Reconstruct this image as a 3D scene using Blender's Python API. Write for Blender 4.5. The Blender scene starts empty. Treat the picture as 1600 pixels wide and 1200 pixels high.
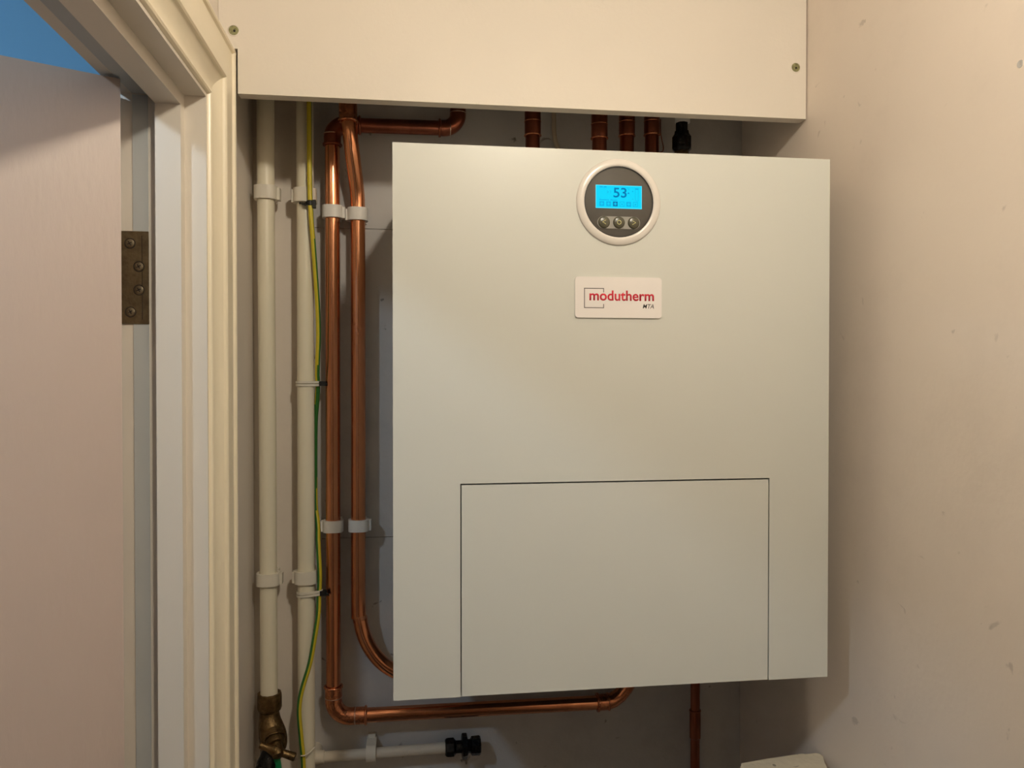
import bpy, bmesh, math, random
from mathutils import Vector, Matrix
random.seed(7)
PI = math.pi
S = bpy.context.scene
COL = S.collection

# ------------------------------------------------------------------ camera, world, exposure
EYE = 1.66
cam_d = bpy.data.cameras.new('camera')
cam_d.sensor_width = 36.0
cam_d.lens = 27.0
cam_d.clip_start = 0.01
cam = bpy.data.objects.new('camera', cam_d)
COL.objects.link(cam)
cam.location = (0.0, -1.22, EYE)
cam.rotation_euler = (math.radians(90 - 0.7), 0, math.radians(-7.6))
S.camera = cam

W = bpy.data.worlds.new('world')
S.world = W
W.use_nodes = True
W.node_tree.nodes['Background'].inputs[0].default_value = (0.5, 0.6, 0.8, 1)
W.node_tree.nodes['Background'].inputs[1].default_value = 0.02

vs = S.view_settings
vs.view_transform = 'Standard'
vs.look = 'None'
vs.gamma = 1.0
vs.use_curve_mapping = False
vs.exposure = 0.0

LAMP = (0.215, -1.11, 2.265)        # bulb in the cupboard, above the viewer
LAMP_COL = (1.0, 0.90, 0.73)
LAMP_STR = 350.0
HALL = (-0.75, -1.30, 2.285)       # cooler bulb in the hall
HALL_FILL = (-1.35, -0.25, 2.285)  # unseen fill lamp added to brighten the blue wall
HALL_COL = (0.66, 0.84, 1.0)
HALL_STR = 265.0
FILL_STR = 95.0

# ------------------------------------------------------------------ materials
def new_mat(name):
    m = bpy.data.materials.new(name)
    m.use_nodes = True
    nt = m.node_tree
    return m, nt, nt.nodes['Principled BSDF']

def add(nt, typ, **kw):
    n = nt.nodes.new(typ)
    for k, v in kw.items():
        setattr(n, k, v)
    return n

def paint(name, col, rough=0.5, var=0.06, vscale=6.0, bump=0.05, bscale=180.0, spec=0.4,
          marks=0.0, markscale=14.0, markcol=(0.12, 0.10, 0.08), markth=0.70, stretch=(1, 1, 1), smudge=0.0):
    m, nt, b = new_mat(name)
    L = nt.links
    tc = add(nt, 'ShaderNodeTexCoord')
    mp = add(nt, 'ShaderNodeMapping')
    mp.inputs['Scale'].default_value = stretch
    L.new(tc.outputs['Object'], mp.inputs[0])
    n1 = add(nt, 'ShaderNodeTexNoise')
    n1.inputs['Scale'].default_value = vscale
    n1.inputs['Detail'].default_value = 5
    L.new(mp.outputs[0], n1.inputs['Vector'])
    mx = add(nt, 'ShaderNodeMix', data_type='RGBA')
    mx.inputs[6].default_value = tuple(c * (1 - var) for c in col) + (1,)
    mx.inputs[7].default_value = tuple(min(1, c * (1 + var)) for c in col) + (1,)
    L.new(n1.outputs['Fac'], mx.inputs[0])
    out = mx.outputs[2]
    if smudge > 0:
        ns = add(nt, 'ShaderNodeTexNoise')
        ns.inputs['Scale'].default_value = 5.0
        ns.inputs['Detail'].default_value = 8
        ns.inputs['Roughness'].default_value = 0.7
        L.new(mp.outputs[0], ns.inputs['Vector'])
        rs = add(nt, 'ShaderNodeMapRange')
        rs.inputs[1].default_value = 0.52
        rs.inputs[2].default_value = 0.75
        rs.inputs[4].default_value = smudge
        L.new(ns.outputs['Fac'], rs.inputs[0])
        m3 = add(nt, 'ShaderNodeMix', data_type='RGBA')
        L.new(rs.outputs[0], m3.inputs[0])
        L.new(out, m3.inputs[6])
        m3.inputs[7].default_value = tuple(markcol) + (1,)
        out = m3.outputs[2]
    if marks > 0:
        n2 = add(nt, 'ShaderNodeTexNoise')
        n2.inputs['Scale'].default_value = markscale
        n2.inputs['Detail'].default_value = 3
        n2.inputs['Distortion'].default_value = 0.6
        L.new(mp.outputs[0], n2.inputs['Vector'])
        mr = add(nt, 'ShaderNodeMapRange')
        mr.inputs[1].default_value = markth
        mr.inputs[2].default_value = markth + 0.05
        mr.inputs[4].default_value = marks
        L.new(n2.outputs['Fac'], mr.inputs[0])
        m2 = add(nt, 'ShaderNodeMix', data_type='RGBA')
        L.new(mr.outputs[0], m2.inputs[0])
        L.new(out, m2.inputs[6])
        m2.inputs[7].default_value = tuple(markcol) + (1,)
        out = m2.outputs[2]
    L.new(out, b.inputs['Base Color'])
    b.inputs['Roughness'].default_value = rough
    b.inputs['Specular IOR Level'].default_value = spec
    if bump > 0:
        nb = add(nt, 'ShaderNodeTexNoise')
        nb.inputs['Scale'].default_value = bscale
        nb.inputs['Detail'].default_value = 4
        L.new(mp.outputs[0], nb.inputs['Vector'])
        bp = add(nt, 'ShaderNodeBump')
        bp.inputs['Strength'].default_value = bump
        bp.inputs['Distance'].default_value = 0.004
        L.new(nb.outputs['Fac'], bp.inputs['Height'])
        L.new(bp.outputs[0], b.inputs['Normal'])
    return m

def metal(name, col, dark, rough=0.25, scale=25.0, lo=0.42, hi=0.72, stretch=(1, 1, 0.25), bump=0.0):
    m, nt, b = new_mat(name)
    L = nt.links
    tc = add(nt, 'ShaderNodeTexCoord')
    mp = add(nt, 'ShaderNodeMapping')
    mp.inputs['Scale'].default_value = stretch
    L.new(tc.outputs['Object'], mp.inputs[0])
    n1 = add(nt, 'ShaderNodeTexNoise')
    n1.inputs['Scale'].default_value = scale
    n1.inputs['Detail'].default_value = 6
    n1.inputs['Roughness'].default_value = 0.65
    L.new(mp.outputs[0], n1.inputs['Vector'])
    mr = add(nt, 'ShaderNodeMapRange')
    mr.inputs[1].default_value = lo
    mr.inputs[2].default_value = hi
    L.new(n1.outputs['Fac'], mr.inputs[0])
    mx = add(nt, 'ShaderNodeMix', data_type='RGBA')
    mx.inputs[6].default_value = tuple(col) + (1,)
    mx.inputs[7].default_value = tuple(dark) + (1,)
    L.new(mr.outputs[0], mx.inputs[0])
    L.new(mx.outputs[2], b.inputs['Base Color'])
    rr = add(nt, 'ShaderNodeMapRange')
    rr.inputs[3].default_value = rough
    rr.inputs[4].default_value = min(1, rough + 0.18)
    L.new(mr.outputs[0], rr.inputs[0])
    L.new(rr.outputs[0], b.inputs['Roughness'])
    b.inputs['Metallic'].default_value = 1.0
    if bump > 0:
        nb = add(nt, 'ShaderNodeTexNoise')
        nb.inputs['Scale'].default_value = 350
        L.new(tc.outputs['Object'], nb.inputs['Vector'])
        bp = add(nt, 'ShaderNodeBump')
        bp.inputs['Strength'].default_value = bump
        bp.inputs['Distance'].default_value = 0.002
        L.new(nb.outputs['Fac'], bp.inputs['Height'])
        L.new(bp.outputs[0], b.inputs['Normal'])
    return m

def glow(name, col, strength=1.0):
    m, nt, b = new_mat(name)
    n = add(nt, 'ShaderNodeTexNoise')
    n.inputs['Scale'].default_value = 60
    mx = add(nt, 'ShaderNodeMix', data_type='RGBA')
    mx.inputs[6].default_value = tuple(c * 0.97 for c in col) + (1,)
    mx.inputs[7].default_value = tuple(col) + (1,)
    nt.links.new(n.outputs['Fac'], mx.inputs[0])
    nt.links.new(mx.outputs[2], b.inputs['Emission Color'])
    b.inputs['Emission Strength'].default_value = strength
    b.inputs['Base Color'].default_value = (0.003, 0.003, 0.003, 1)
    b.inputs['Specular IOR Level'].default_value = 0.05
    b.inputs['Roughness'].default_value = 0.6
    return m

M = {}
M['wall'] = paint('wall_paint', (0.82, 0.725, 0.64), 0.55, 0.05, 3.0, 0.08, 120, 0.3, marks=0.40, markscale=34, markth=0.70, markcol=(0.36, 0.30, 0.26), smudge=0.12)
M['wall_l'] = paint('wall_paint_left', (0.82, 0.75, 0.67), 0.6, 0.05, 4.0, 0.12, 140, 0.3)
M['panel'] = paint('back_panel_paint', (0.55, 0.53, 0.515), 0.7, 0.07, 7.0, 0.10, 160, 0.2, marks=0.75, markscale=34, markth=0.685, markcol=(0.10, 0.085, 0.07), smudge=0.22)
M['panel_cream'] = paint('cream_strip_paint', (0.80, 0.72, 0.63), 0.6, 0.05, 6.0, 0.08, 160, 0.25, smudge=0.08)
M['groove'] = paint('dark_gap', (0.03, 0.025, 0.02), 0.9, 0.1, bump=0)
M['hall_blue'] = paint('hall_blue_paint', (0.27, 0.60, 0.92), 0.6, 0.04, 3.0, 0.05)
M['hall_white'] = paint('hall_white_paint', (0.45, 0.48, 0.52), 0.6, 0.04, 3.0, 0.05)
M['far_wall'] = paint('far_wall_paint', (0.16, 0.13, 0.11), 0.7, 0.05, 4.0, 0.05)
M['ceil'] = paint('ceiling_paint', (0.55, 0.52, 0.48), 0.7, 0.04, 3.0, 0.05)
M['floor'] = paint('floor_lino', (0.07, 0.06, 0.055), 0.5, 0.15, 8.0, 0.05)
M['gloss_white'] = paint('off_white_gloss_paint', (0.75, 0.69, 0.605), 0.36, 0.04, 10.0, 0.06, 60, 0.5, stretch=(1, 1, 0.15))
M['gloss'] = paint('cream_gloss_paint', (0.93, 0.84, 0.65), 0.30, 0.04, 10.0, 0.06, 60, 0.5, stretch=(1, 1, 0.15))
M['door'] = paint('door_paint', (0.56, 0.445, 0.375), 0.42, 0.05, 4.0, 0.10, 160, 0.4, stretch=(1, 1, 0.3), smudge=0.08)
M['strip'] = paint('grey_seal', (0.50, 0.53, 0.54), 0.4, 0.04, 8, 0.0, spec=0.4)
M['board'] = paint('board_paint', (0.785, 0.725, 0.645), 0.5, 0.035, 5.0, 0.08, 220, 0.35, marks=0.25, markscale=30, markth=0.76, markcol=(0.45, 0.36, 0.26))
M['board_edge'] = paint('board_edge', (0.70, 0.62, 0.48), 0.6, 0.08, 40.0, 0.1, 220, 0.3)
M['unit'] = paint('unit_enamel', (0.635, 0.645, 0.60), 0.36, 0.015, 3.0, 0.012, 400, 0.5)
M['unit_in'] = paint('unit_inside', (0.10, 0.10, 0.10), 0.7, 0.05)
M['bezel'] = paint('bezel_plastic', (0.74, 0.70, 0.65), 0.25, 0.01, 5, 0.0, spec=0.6)
M['dialface'] = paint('dial_face', (0.105, 0.095, 0.083), 0.55, 0.05, 30, 0.0, spec=0.25)
M['black'] = paint('black_plastic', (0.012, 0.012, 0.012), 0.4, 0.1, 30, 0.0, spec=0.4)
M['tray'] = paint('button_tray', (0.30, 0.29, 0.26), 0.3, 0.04, 30, 0.0, spec=0.5)
M['button'] = paint('button_olive', (0.075, 0.070, 0.045), 0.3, 0.05, 50, 0.0, spec=0.5)
M['glyph'] = paint('glyph_yellow', (0.50, 0.47, 0.20), 0.5, 0.05, 50, 0.0)
M['badge'] = paint('badge_plate', (0.83, 0.79, 0.77), 0.25, 0.01, 10, 0.0, spec=0.6)
M['red'] = paint('red_print', (0.62, 0.02, 0.045), 0.4, 0.03, 50, 0.0)
M['ink'] = paint('grey_print', (0.05, 0.045, 0.045), 0.4, 0.03, 50, 0.0)
M['screen'] = glow('screen_cyan', (0.0, 0.70, 1.0), 1.0)
M['screen_edge'] = glow('screen_edge', (0.10, 0.80, 1.0), 1.0)
M['digit'] = glow('screen_digit', (0.0, 0.20, 0.47), 1.0)
M['faint'] = glow('screen_faint', (0.0, 0.46, 0.85), 1.0)
M['faint2'] = glow('screen_dark', (0.0, 0.25, 0.70), 1.0)
M['cream_pipe'] = paint('cream_pipe_paint', (0.84, 0.775, 0.61), 0.38, 0.06, 18, 0.10, 60, 0.45, stretch=(1, 1, 0.2), marks=0.15, markscale=60, markth=0.70, markcol=(0.40, 0.32, 0.20))
M['old_pipe'] = paint('old_pipe_paint', (0.68, 0.62, 0.52), 0.5, 0.10, 30, 0.2, 90, 0.35, marks=0.5, markscale=70, markth=0.66, markcol=(0.20, 0.15, 0.10))
M['clip'] = paint('clip_plastic', (0.78, 0.745, 0.70), 0.42, 0.04, 40, 0.05, 120, 0.4)
M['clip_cream'] = paint('clip_painted', (0.77, 0.715, 0.61), 0.42, 0.05, 40, 0.12, 120, 0.4)
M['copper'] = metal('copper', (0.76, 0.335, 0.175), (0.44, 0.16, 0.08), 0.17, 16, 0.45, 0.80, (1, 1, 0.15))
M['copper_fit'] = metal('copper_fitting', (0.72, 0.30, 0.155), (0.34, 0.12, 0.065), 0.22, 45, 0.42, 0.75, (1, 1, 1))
M['copper_dark'] = metal('copper_tarnished', (0.36, 0.12, 0.07), (0.20, 0.065, 0.04), 0.28, 25, 0.4, 0.7, (1, 1, 0.3))  # darker, redder copper for the upper and hidden pipes
M['solder'] = metal('solder_ring', (0.75, 0.55, 0.45), (0.5, 0.3, 0.22), 0.25, 60)
M['brass'] = metal('old_brass', (0.27, 0.175, 0.08), (0.07, 0.045, 0.02), 0.38, 60, 0.35, 0.7, (1, 1, 1), 0.3)
M['hinge'] = metal('hinge_brass', (0.26, 0.205, 0.125), (0.14, 0.105, 0.065), 0.40, 60, 0.35, 0.7, (1, 1, 1), 0.15)
M['screw'] = metal('screw_steel', (0.34, 0.29, 0.20), (0.15, 0.12, 0.08), 0.30, 200, 0.4, 0.7, (1, 1, 1))
M['screw_green'] = metal('screw_painted', (0.36, 0.36, 0.20), (0.20, 0.19, 0.10), 0.5, 300, 0.4, 0.7, (1, 1, 1), 0.3)
M['yellow'] = paint('wire_yellow', (0.62, 0.50, 0.03), 0.38, 0.05, 30, 0.0, spec=0.4)
M['green'] = paint('wire_green', (0.035, 0.16, 0.03), 0.38, 0.05, 30, 0.0, spec=0.4)
M['tag'] = paint('green_tag', (0.01, 0.25, 0.09), 0.35, 0.05, 30, 0.0, spec=0.5)
M['blackmetal'] = metal('blackened_fitting', (0.05, 0.05, 0.05), (0.02, 0.02, 0.02), 0.25, 80, 0.4, 0.7, (1, 1, 1), 0.2)
M['timber'] = paint('old_cream_paint', (0.66, 0.59, 0.46), 0.6, 0.10, 30, 0.25, 120, 0.3, marks=0.7, markscale=55, markth=0.66, markcol=(0.12, 0.10, 0.07))
M['cable'] = paint('pale_cable', (0.50, 0.42, 0.32), 0.5, 0.05, 30, 0.0)
M['bulb'] = glow('bulb_warm', LAMP_COL, LAMP_STR)
M['bulb_hall'] = glow('bulb_cool', HALL_COL, HALL_STR)
M['bulb_far'] = glow('bulb_cool_far', HALL_COL, FILL_STR)
M['white'] = paint('white_plastic', (0.8, 0.8, 0.78), 0.4, 0.03, 20, 0.0)

# ------------------------------------------------------------------ mesh helpers
def link(name, me, mats, parent=None, smooth=0):
    if smooth:
        me.shade_smooth()
        me.set_sharp_from_angle(angle=math.radians(smooth))
    o = bpy.data.objects.new(name, me)
    for m in (mats if isinstance(mats, (list, tuple)) else [mats]):
        me.materials.append(M[m] if isinstance(m, str) else m)
    COL.objects.link(o)
    if parent:
        o.parent = parent
    return o

def obj(name, bm, mats, parent=None, smooth=0, bevel=0, seg=2):
    if bevel:
        es = [e for e in bm.edges if len(e.link_faces) == 2 and e.calc_face_angle(0) > 0.6]
        bmesh.ops.bevel(bm, geom=es, offset=bevel, segments=seg, profile=0.5, affect='EDGES', clamp_overlap=True)
        smooth = smooth or 40
    bmesh.ops.recalc_face_normals(bm, faces=bm.faces)
    me = bpy.data.meshes.new(name)
    bm.to_mesh(me)
    bm.free()
    return link(name, me, mats, parent, smooth)

def empty(name, loc):
    o = bpy.data.objects.new(name, None)
    o.empty_display_size = 0.02
    COL.objects.link(o)
    o.location = loc
    return o

def tag(o, label, cat=None, group=None, kind=None):
    o['label'] = label
    if cat: o['category'] = cat
    if group: o['group'] = group
    if kind: o['kind'] = kind
    return o

def keep(parent):
    """children are modelled in world space; cancel the parent's location"""
    bpy.context.view_layer.update()
    for c in parent.children:
        c.matrix_parent_inverse = parent.matrix_world.inverted()

def box(bm, x0, x1, y0, y1, z0, z1):
    vs_ = [bm.verts.new((x, y, z)) for x in (x0, x1) for y in (y0, y1) for z in (z0, z1)]
    for f in ((0, 1, 3, 2), (4, 6, 7, 5), (0, 4, 5, 1), (2, 3, 7, 6), (0, 2, 6, 4), (1, 5, 7, 3)):
        bm.faces.new([vs_[i] for i in f])
    return bm

def B(*a):
    return box(bmesh.new(), *a)

def prism(pts, axis, a, b, bm=None):
    """polygon extruded along an axis: axis 'y' takes (x,z), 'z' takes (x,y), 'x' takes (y,z)"""
    bm = bm or bmesh.new()
    def v(p, t):
        return {'y': (p[0], t, p[1]), 'z': (p[0], p[1], t), 'x': (t, p[0], p[1])}[axis]
    lo = [bm.verts.new(v(p, a)) for p in pts]
    hi = [bm.verts.new(v(p, b)) for p in pts]
    n = len(pts)
    bm.faces.new(lo)
    bm.faces.new(hi[::-1])
    for i in range(n):
        bm.faces.new((lo[i], lo[(i + 1) % n], hi[(i + 1) % n], hi[i]))
    return bm

def loft(rows, bm=None, cap=True, closed=True):
    """rows of equal length rings of points"""
    bm = bm or bmesh.new()
    R_ = [[bm.verts.new(p) for p in r] for r in rows]
    n = len(rows[0])
    for a, b in zip(R_, R_[1:]):
        for i in range(n if closed else n - 1):
            bm.faces.new((a[i], a[(i + 1) % n], b[(i + 1) % n], b[i]))
    if cap:
        bm.faces.new(R_[0][::-1])
        bm.faces.new(R_[-1])
    return bm

def frame_of(d):
    d = Vector(d).normalized()
    up = Vector((0, 0, 1)) if abs(d.z) < 0.9 else Vector((0, 1, 0))
    u = d.cross(up).normalized()
    return u, u.cross(d).normalized() * -1

def tube(path, r, n=20, bm=None, cap=True):
    pts = [Vector(p) for p in path]
    rad = r if isinstance(r, (list, tuple)) else [r] * len(pts)
    rows = []
    T = []
    for i in range(len(pts)):
        a = pts[max(0, i - 1)]
        b = pts[min(len(pts) - 1, i + 1)]
        T.append((b - a).normalized())
    u, _ = frame_of(T[0])
    for i, p in enumerate(pts):
        u = (u - T[i] * u.dot(T[i])).normalized()
        w = T[i].cross(u)
        rows.append([p + (u * math.cos(2 * PI * k / n) + w * math.sin(2 * PI * k / n)) * rad[i] for k in range(n)])
    return loft(rows, bm, cap)

def lathe(base, axis, prof, n=24, bm=None, cap=True, phase=0.0):
    """prof: list of (distance along axis, radius)"""
    base = Vector(base)
    d = Vector(axis).normalized()
    u, w = frame_of(d)
    rows = [[base + d * s + (u * math.cos(2 * PI * (k + phase) / n) + w * math.sin(2 * PI * (k + phase) / n)) * r for k in range(n)] for s, r in prof]
    return loft(rows, bm, cap)

def ring(base, axis, prof, n=40, bm=None):
    """closed profile of (s, r) revolved: a ring with a hole"""
    base = Vector(base)
    d = Vector(axis).normalized()
    u, w = frame_of(d)
    bm = bm or bmesh.new()
    rows = [[bm.verts.new(base + d * s + (u * math.cos(2 * PI * k / n) + w * math.sin(2 * PI * k / n)) * r) for s, r in prof] for k in range(n)]
    m = len(prof)
    for k in range(n):
        for j in range(m):
            bm.faces.new((rows[k][j], rows[k][(j + 1) % m], rows[(k + 1) % n][(j + 1) % m], rows[(k + 1) % n][j]))
    return bm

def bead(base, axis, R, r, n=28):
    return ring(base, axis, [(r * math.sin(2 * PI * j / 8), R + r * math.cos(2 * PI * j / 8)) for j in range(8)], n)

def arc(c, p0, p1, n=10):
    """quarter arc about centre c from p0 to p1"""
    c, p0, p1 = Vector(c), Vector(p0), Vector(p1)
    return [c + (p0 - c) * math.cos(t * PI / 2 / n) + (p1 - c) * math.sin(t * PI / 2 / n) for t in range(n + 1)]

def spline(pts, sub=8):
    P = [Vector(p) for p in pts]
    out = []
    for i in range(len(P) - 1):
        p0, p1, p2, p3 = P[max(i - 1, 0)], P[i], P[i + 1], P[min(i + 2, len(P) - 1)]
        for k in range(sub):
            t = k / sub
            out.append(0.5 * ((2 * p1) + (p2 - p0) * t + (2 * p0 - 5 * p1 + 4 * p2 - p3) * t * t + (3 * p1 - p0 - 3 * p2 + p3) * t ** 3))
    out.append(P[-1])
    return out

def rrect(x0, x1, z0, z1, r, n=5):
    pts = []
    for cx, cz, a0 in ((x1 - r, z1 - r, 0), (x0 + r, z1 - r, 90), (x0 + r, z0 + r, 180), (x1 - r, z0 + r, 270)):
        for k in range(n + 1):
            a = math.radians(a0 + 90 * k / n)
            pts.append((cx + r * math.cos(a), cz + r * math.sin(a)))
    return pts

def text_obj(name, s, x0, x1, z, y, mat, parent, height=None, shear=0.0, bold=0.0, depth=0.00015):
    cu = bpy.data.curves.new('txt', 'FONT')
    cu.body = s
    cu.size = 1.0
    cu.shear = shear
    cu.offset = bold
    cu.extrude = 0.0
    cu.resolution_u = 6
    t = bpy.data.objects.new('txt', cu)
    COL.objects.link(t)
    bpy.context.view_layer.update()
    me = bpy.data.meshes.new_from_object(t.evaluated_get(bpy.context.evaluated_depsgraph_get()))
    bpy.data.objects.remove(t)
    bpy.data.curves.remove(cu)
    xs = [v.co.x for v in me.vertices]
    ys = [v.co.y for v in me.vertices]
    sx = (x1 - x0) / (max(xs) - min(xs))
    sz = sx if height is None else height / (max(ys) - min(ys))
    zb = 0.0 if height is None else min(ys)
    mx = min(xs)
    bm = bmesh.new()
    bm.from_mesh(me)
    bpy.data.meshes.remove(me)
    for v in bm.verts:
        v.co = Vector((x0 + (v.co.x - mx) * sx, y, z + (v.co.y - zb) * sz))
    r = bmesh.ops.extrude_face_region(bm, geom=bm.faces[:])
    for v in [g for g in r['geom'] if isinstance(g, bmesh.types.BMVert)]:
        v.co.y -= depth
    return obj(name, bm, mat, parent)

def copy_tree(o, parent=None):
    c = o.copy()
    COL.objects.link(c)
    c.parent = parent
    for ch in list(o.children):
        copy_tree(ch, c)
    return c

# ------------------------------------------------------------------ the setting
XL, XR = -0.2373, 0.5486            # faces of the left and right walls of the cupboard
HX = -0.3245                        # hall face of the left wall
YB, YF = 0.0, -3.1
CEIL = 2.42
JY0, JY1 = -0.297, -1.065           # clear opening between the door linings
HEAD = 1.979                        # lining soffit
def st(name, bm, mat, label, **k):
    return tag(obj(name, bm, mat, **k), label, kind='structure')

st('floor', B(-2.1, 0.65, YF - 0.1, 0.25, -0.1, 0.0), 'floor', 'dark floor of the cupboard and hall')
st('ceiling', B(-2.1, 0.65, YF - 0.1, 0.25, CEIL, CEIL + 0.1), 'ceil', 'plain painted ceiling over cupboard and hall')
wr = st('wall_right', B(XR, XR + 0.1, YF, 0.0, 0, CEIL), 'wall', 'scuffed pinkish cream plaster wall right of the heating unit')
sh = obj('screw_hole', lathe((XR + 0.0002, -0.588, 1.9413), (-1, 0, 0), [(0, 0.0036), (0.0006, 0.0034), (0.0007, 0.0016), (0.0002, 0.0005)], 14), 'panel', wr, smooth=40)
st('wall_front', B(HX, 0.65, YF - 0.1, YF, 0, CEIL), 'far_wall', 'plain brown wall behind the viewer')
# left wall with the doorway cut through it
prof = [(YF, 0), (YF, CEIL), (0.0, CEIL), (0.0, 0), (JY0 + 0.014, 0), (JY0 + 0.014, HEAD + 0.014), (JY1 - 0.014, HEAD + 0.014), (JY1 - 0.014, 0)]
st('wall_left', prism(prof, 'x', XL, HX), 'wall_l', 'cream painted wall with the doorway beside the pipes')
# back wall: backing with the boards on it
wb = st('wall_back', B(-0.3245, 0.65, 0.006, 0.10, 0, CEIL), 'groove', 'grey and cream boarded wall behind the pipes and unit')
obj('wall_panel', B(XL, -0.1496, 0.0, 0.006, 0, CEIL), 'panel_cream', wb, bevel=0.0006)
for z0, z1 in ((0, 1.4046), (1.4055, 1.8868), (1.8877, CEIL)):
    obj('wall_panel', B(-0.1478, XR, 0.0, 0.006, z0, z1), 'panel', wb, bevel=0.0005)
# hall
st('wall_hall_end', B(-2.1, HX, 0.15, 0.25, 0, CEIL), 'hall_blue', 'blue painted hall wall above the open door')
st('wall_hall_side', B(-2.1, -2.0, YF, 0.15, 0, CEIL), 'hall_white', 'pale hall side wall beyond the doorway')
st('wall_hall_front', B(-2.0, HX, YF - 0.1, YF, 0, CEIL), 'hall_white', 'pale hall wall behind the viewer')
st('wall_hall_return', B(HX, HX + 0.05, 0.006, 0.15, 0, CEIL), 'hall_white', 'short hall wall return by the hinge side')

# door frame
fr = tag(empty('trim_1', (XL, JY0, 0)), 'cream gloss painted door frame with moulded surround', kind='structure')
SX0, SX1 = -0.2820, -0.2545         # door stop
ST = 0.015
LX = XL + 0.0066                    # the linings stand a little proud inside the moulding
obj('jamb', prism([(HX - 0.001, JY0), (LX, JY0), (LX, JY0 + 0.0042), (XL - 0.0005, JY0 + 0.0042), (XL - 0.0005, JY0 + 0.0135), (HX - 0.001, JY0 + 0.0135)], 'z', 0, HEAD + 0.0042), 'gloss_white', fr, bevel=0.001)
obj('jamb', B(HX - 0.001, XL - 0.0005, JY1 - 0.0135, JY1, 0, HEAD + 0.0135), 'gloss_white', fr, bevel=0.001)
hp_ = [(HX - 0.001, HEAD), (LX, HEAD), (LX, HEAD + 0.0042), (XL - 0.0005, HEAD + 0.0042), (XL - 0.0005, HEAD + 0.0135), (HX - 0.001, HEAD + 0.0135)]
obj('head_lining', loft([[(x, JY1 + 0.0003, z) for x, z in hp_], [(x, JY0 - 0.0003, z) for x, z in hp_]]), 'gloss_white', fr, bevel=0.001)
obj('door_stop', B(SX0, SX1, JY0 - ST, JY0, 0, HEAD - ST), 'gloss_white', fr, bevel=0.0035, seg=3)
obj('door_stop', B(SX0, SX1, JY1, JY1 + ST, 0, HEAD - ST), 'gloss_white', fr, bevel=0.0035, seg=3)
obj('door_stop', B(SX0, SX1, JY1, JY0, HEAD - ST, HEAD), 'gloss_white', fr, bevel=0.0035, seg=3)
for a in ((-0.3105, -0.2940, JY0 - 0.0012, JY0 + 0.001, 0, HEAD - 0.002), (-0.3105, -0.2940, JY1 - 0.001, JY1 + 0.0012, 0, HEAD - 0.002), (-0.3105, -0.2940, JY1 + 0.002, JY0 - 0.002, HEAD - 0.0012, HEAD + 0.001)):
    obj('seal_strip', B(*a), 'strip', fr)
# architrave: (distance from inner edge, thickness)
AP = [(0.0, 0.0), (0.0, 0.0075), (0.0012, 0.0100), (0.0035, 0.0112), (0.0062, 0.0106), (0.0078, 0.0090), (0.0110, 0.0088), (0.0170, 0.0098), (0.0230, 0.0122),
      (0.0280, 0.0150), (0.0305, 0.0168), (0.0312, 0.0196), (0.0330, 0.0212), (0.0360, 0.0218), (0.0500, 0.0218), (0.0515, 0.0208), (0.0522, 0.0186), (0.0535, 0.0182), (0.0600, 0.0184),
      (0.0790, 0.0172), (0.0805, 0.0200), (0.0825, 0.0212), (0.0845, 0.0205), (0.0850, 0.0185), (0.0850, 0.0)]
AY0, AY1, AZ = JY0 + 0.0045, JY1 - 0.0045, HEAD + 0.0045
def arch_leg(y, s):
    lo = [(XL + t, y + s * w, 0.0) for w, t in AP]
    hi = [(XL + t, y + s * w, AZ + w) for w, t in AP]
    return loft([lo, hi])
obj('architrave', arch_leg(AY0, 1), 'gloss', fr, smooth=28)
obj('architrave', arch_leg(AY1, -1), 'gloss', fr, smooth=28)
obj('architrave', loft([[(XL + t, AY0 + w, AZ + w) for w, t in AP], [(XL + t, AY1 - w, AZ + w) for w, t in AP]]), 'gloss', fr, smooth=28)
# hinge let into the far jamb
hg = obj('hinge', B(-0.3262, -0.2937, JY0 - 0.0022, JY0 - 0.0003, 1.7175, 1.8225), 'hinge', fr, bevel=0.0005)
hg['label'] = 'dark brass butt hinge'
obj('hinge_groove', B(-0.3008, -0.3002, JY0 - 0.0026, JY0 - 0.0021, 1.7225, 1.8175), 'groove', hg)
obj('knuckle', lathe((-0.3310, JY0 - 0.006, 1.7175), (0, 0, 1), [(0, 0.004), (0.001, 0.0055), (0.104, 0.0055), (0.105, 0.004)], 16), 'hinge', hg, smooth=40)
for x, z in ((-0.3135, 1.8085), (-0.3040, 1.7825), (-0.3040, 1.7560), (-0.3132, 1.7310)):
    sc = obj('screw', lathe((x, JY0 - 0.0022, z), (0, -1, 0), [(0, 0.0050), (0.0008, 0.0048), (0.0013, 0.0034), (0.0014, 0.0006)], 20), 'screw', hg, smooth=50)
    obj('screw_rim', ring((x, JY0 - 0.0022, z), (0, -1, 0), [(0, 0.0062), (0.0004, 0.0058), (0, 0.0052)], 20), 'groove', hg)
    for a in (0.5, 0.5 + PI / 2):
        b_ = bmesh.new()
        c_, s_ = math.cos(a), math.sin(a)
        pts = [(x + c_ * u - s_ * v, z + s_ * u + c_ * v) for u, v in ((-0.0026, -0.0005), (0.0026, -0.0005), (0.0026, 0.0005), (-0.0026, 0.0005))]
        obj('screw_slot', prism(pts, 'y', JY0 - 0.0033, JY0 - 0.0039, b_), 'groove', hg)
keep(fr)

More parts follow.
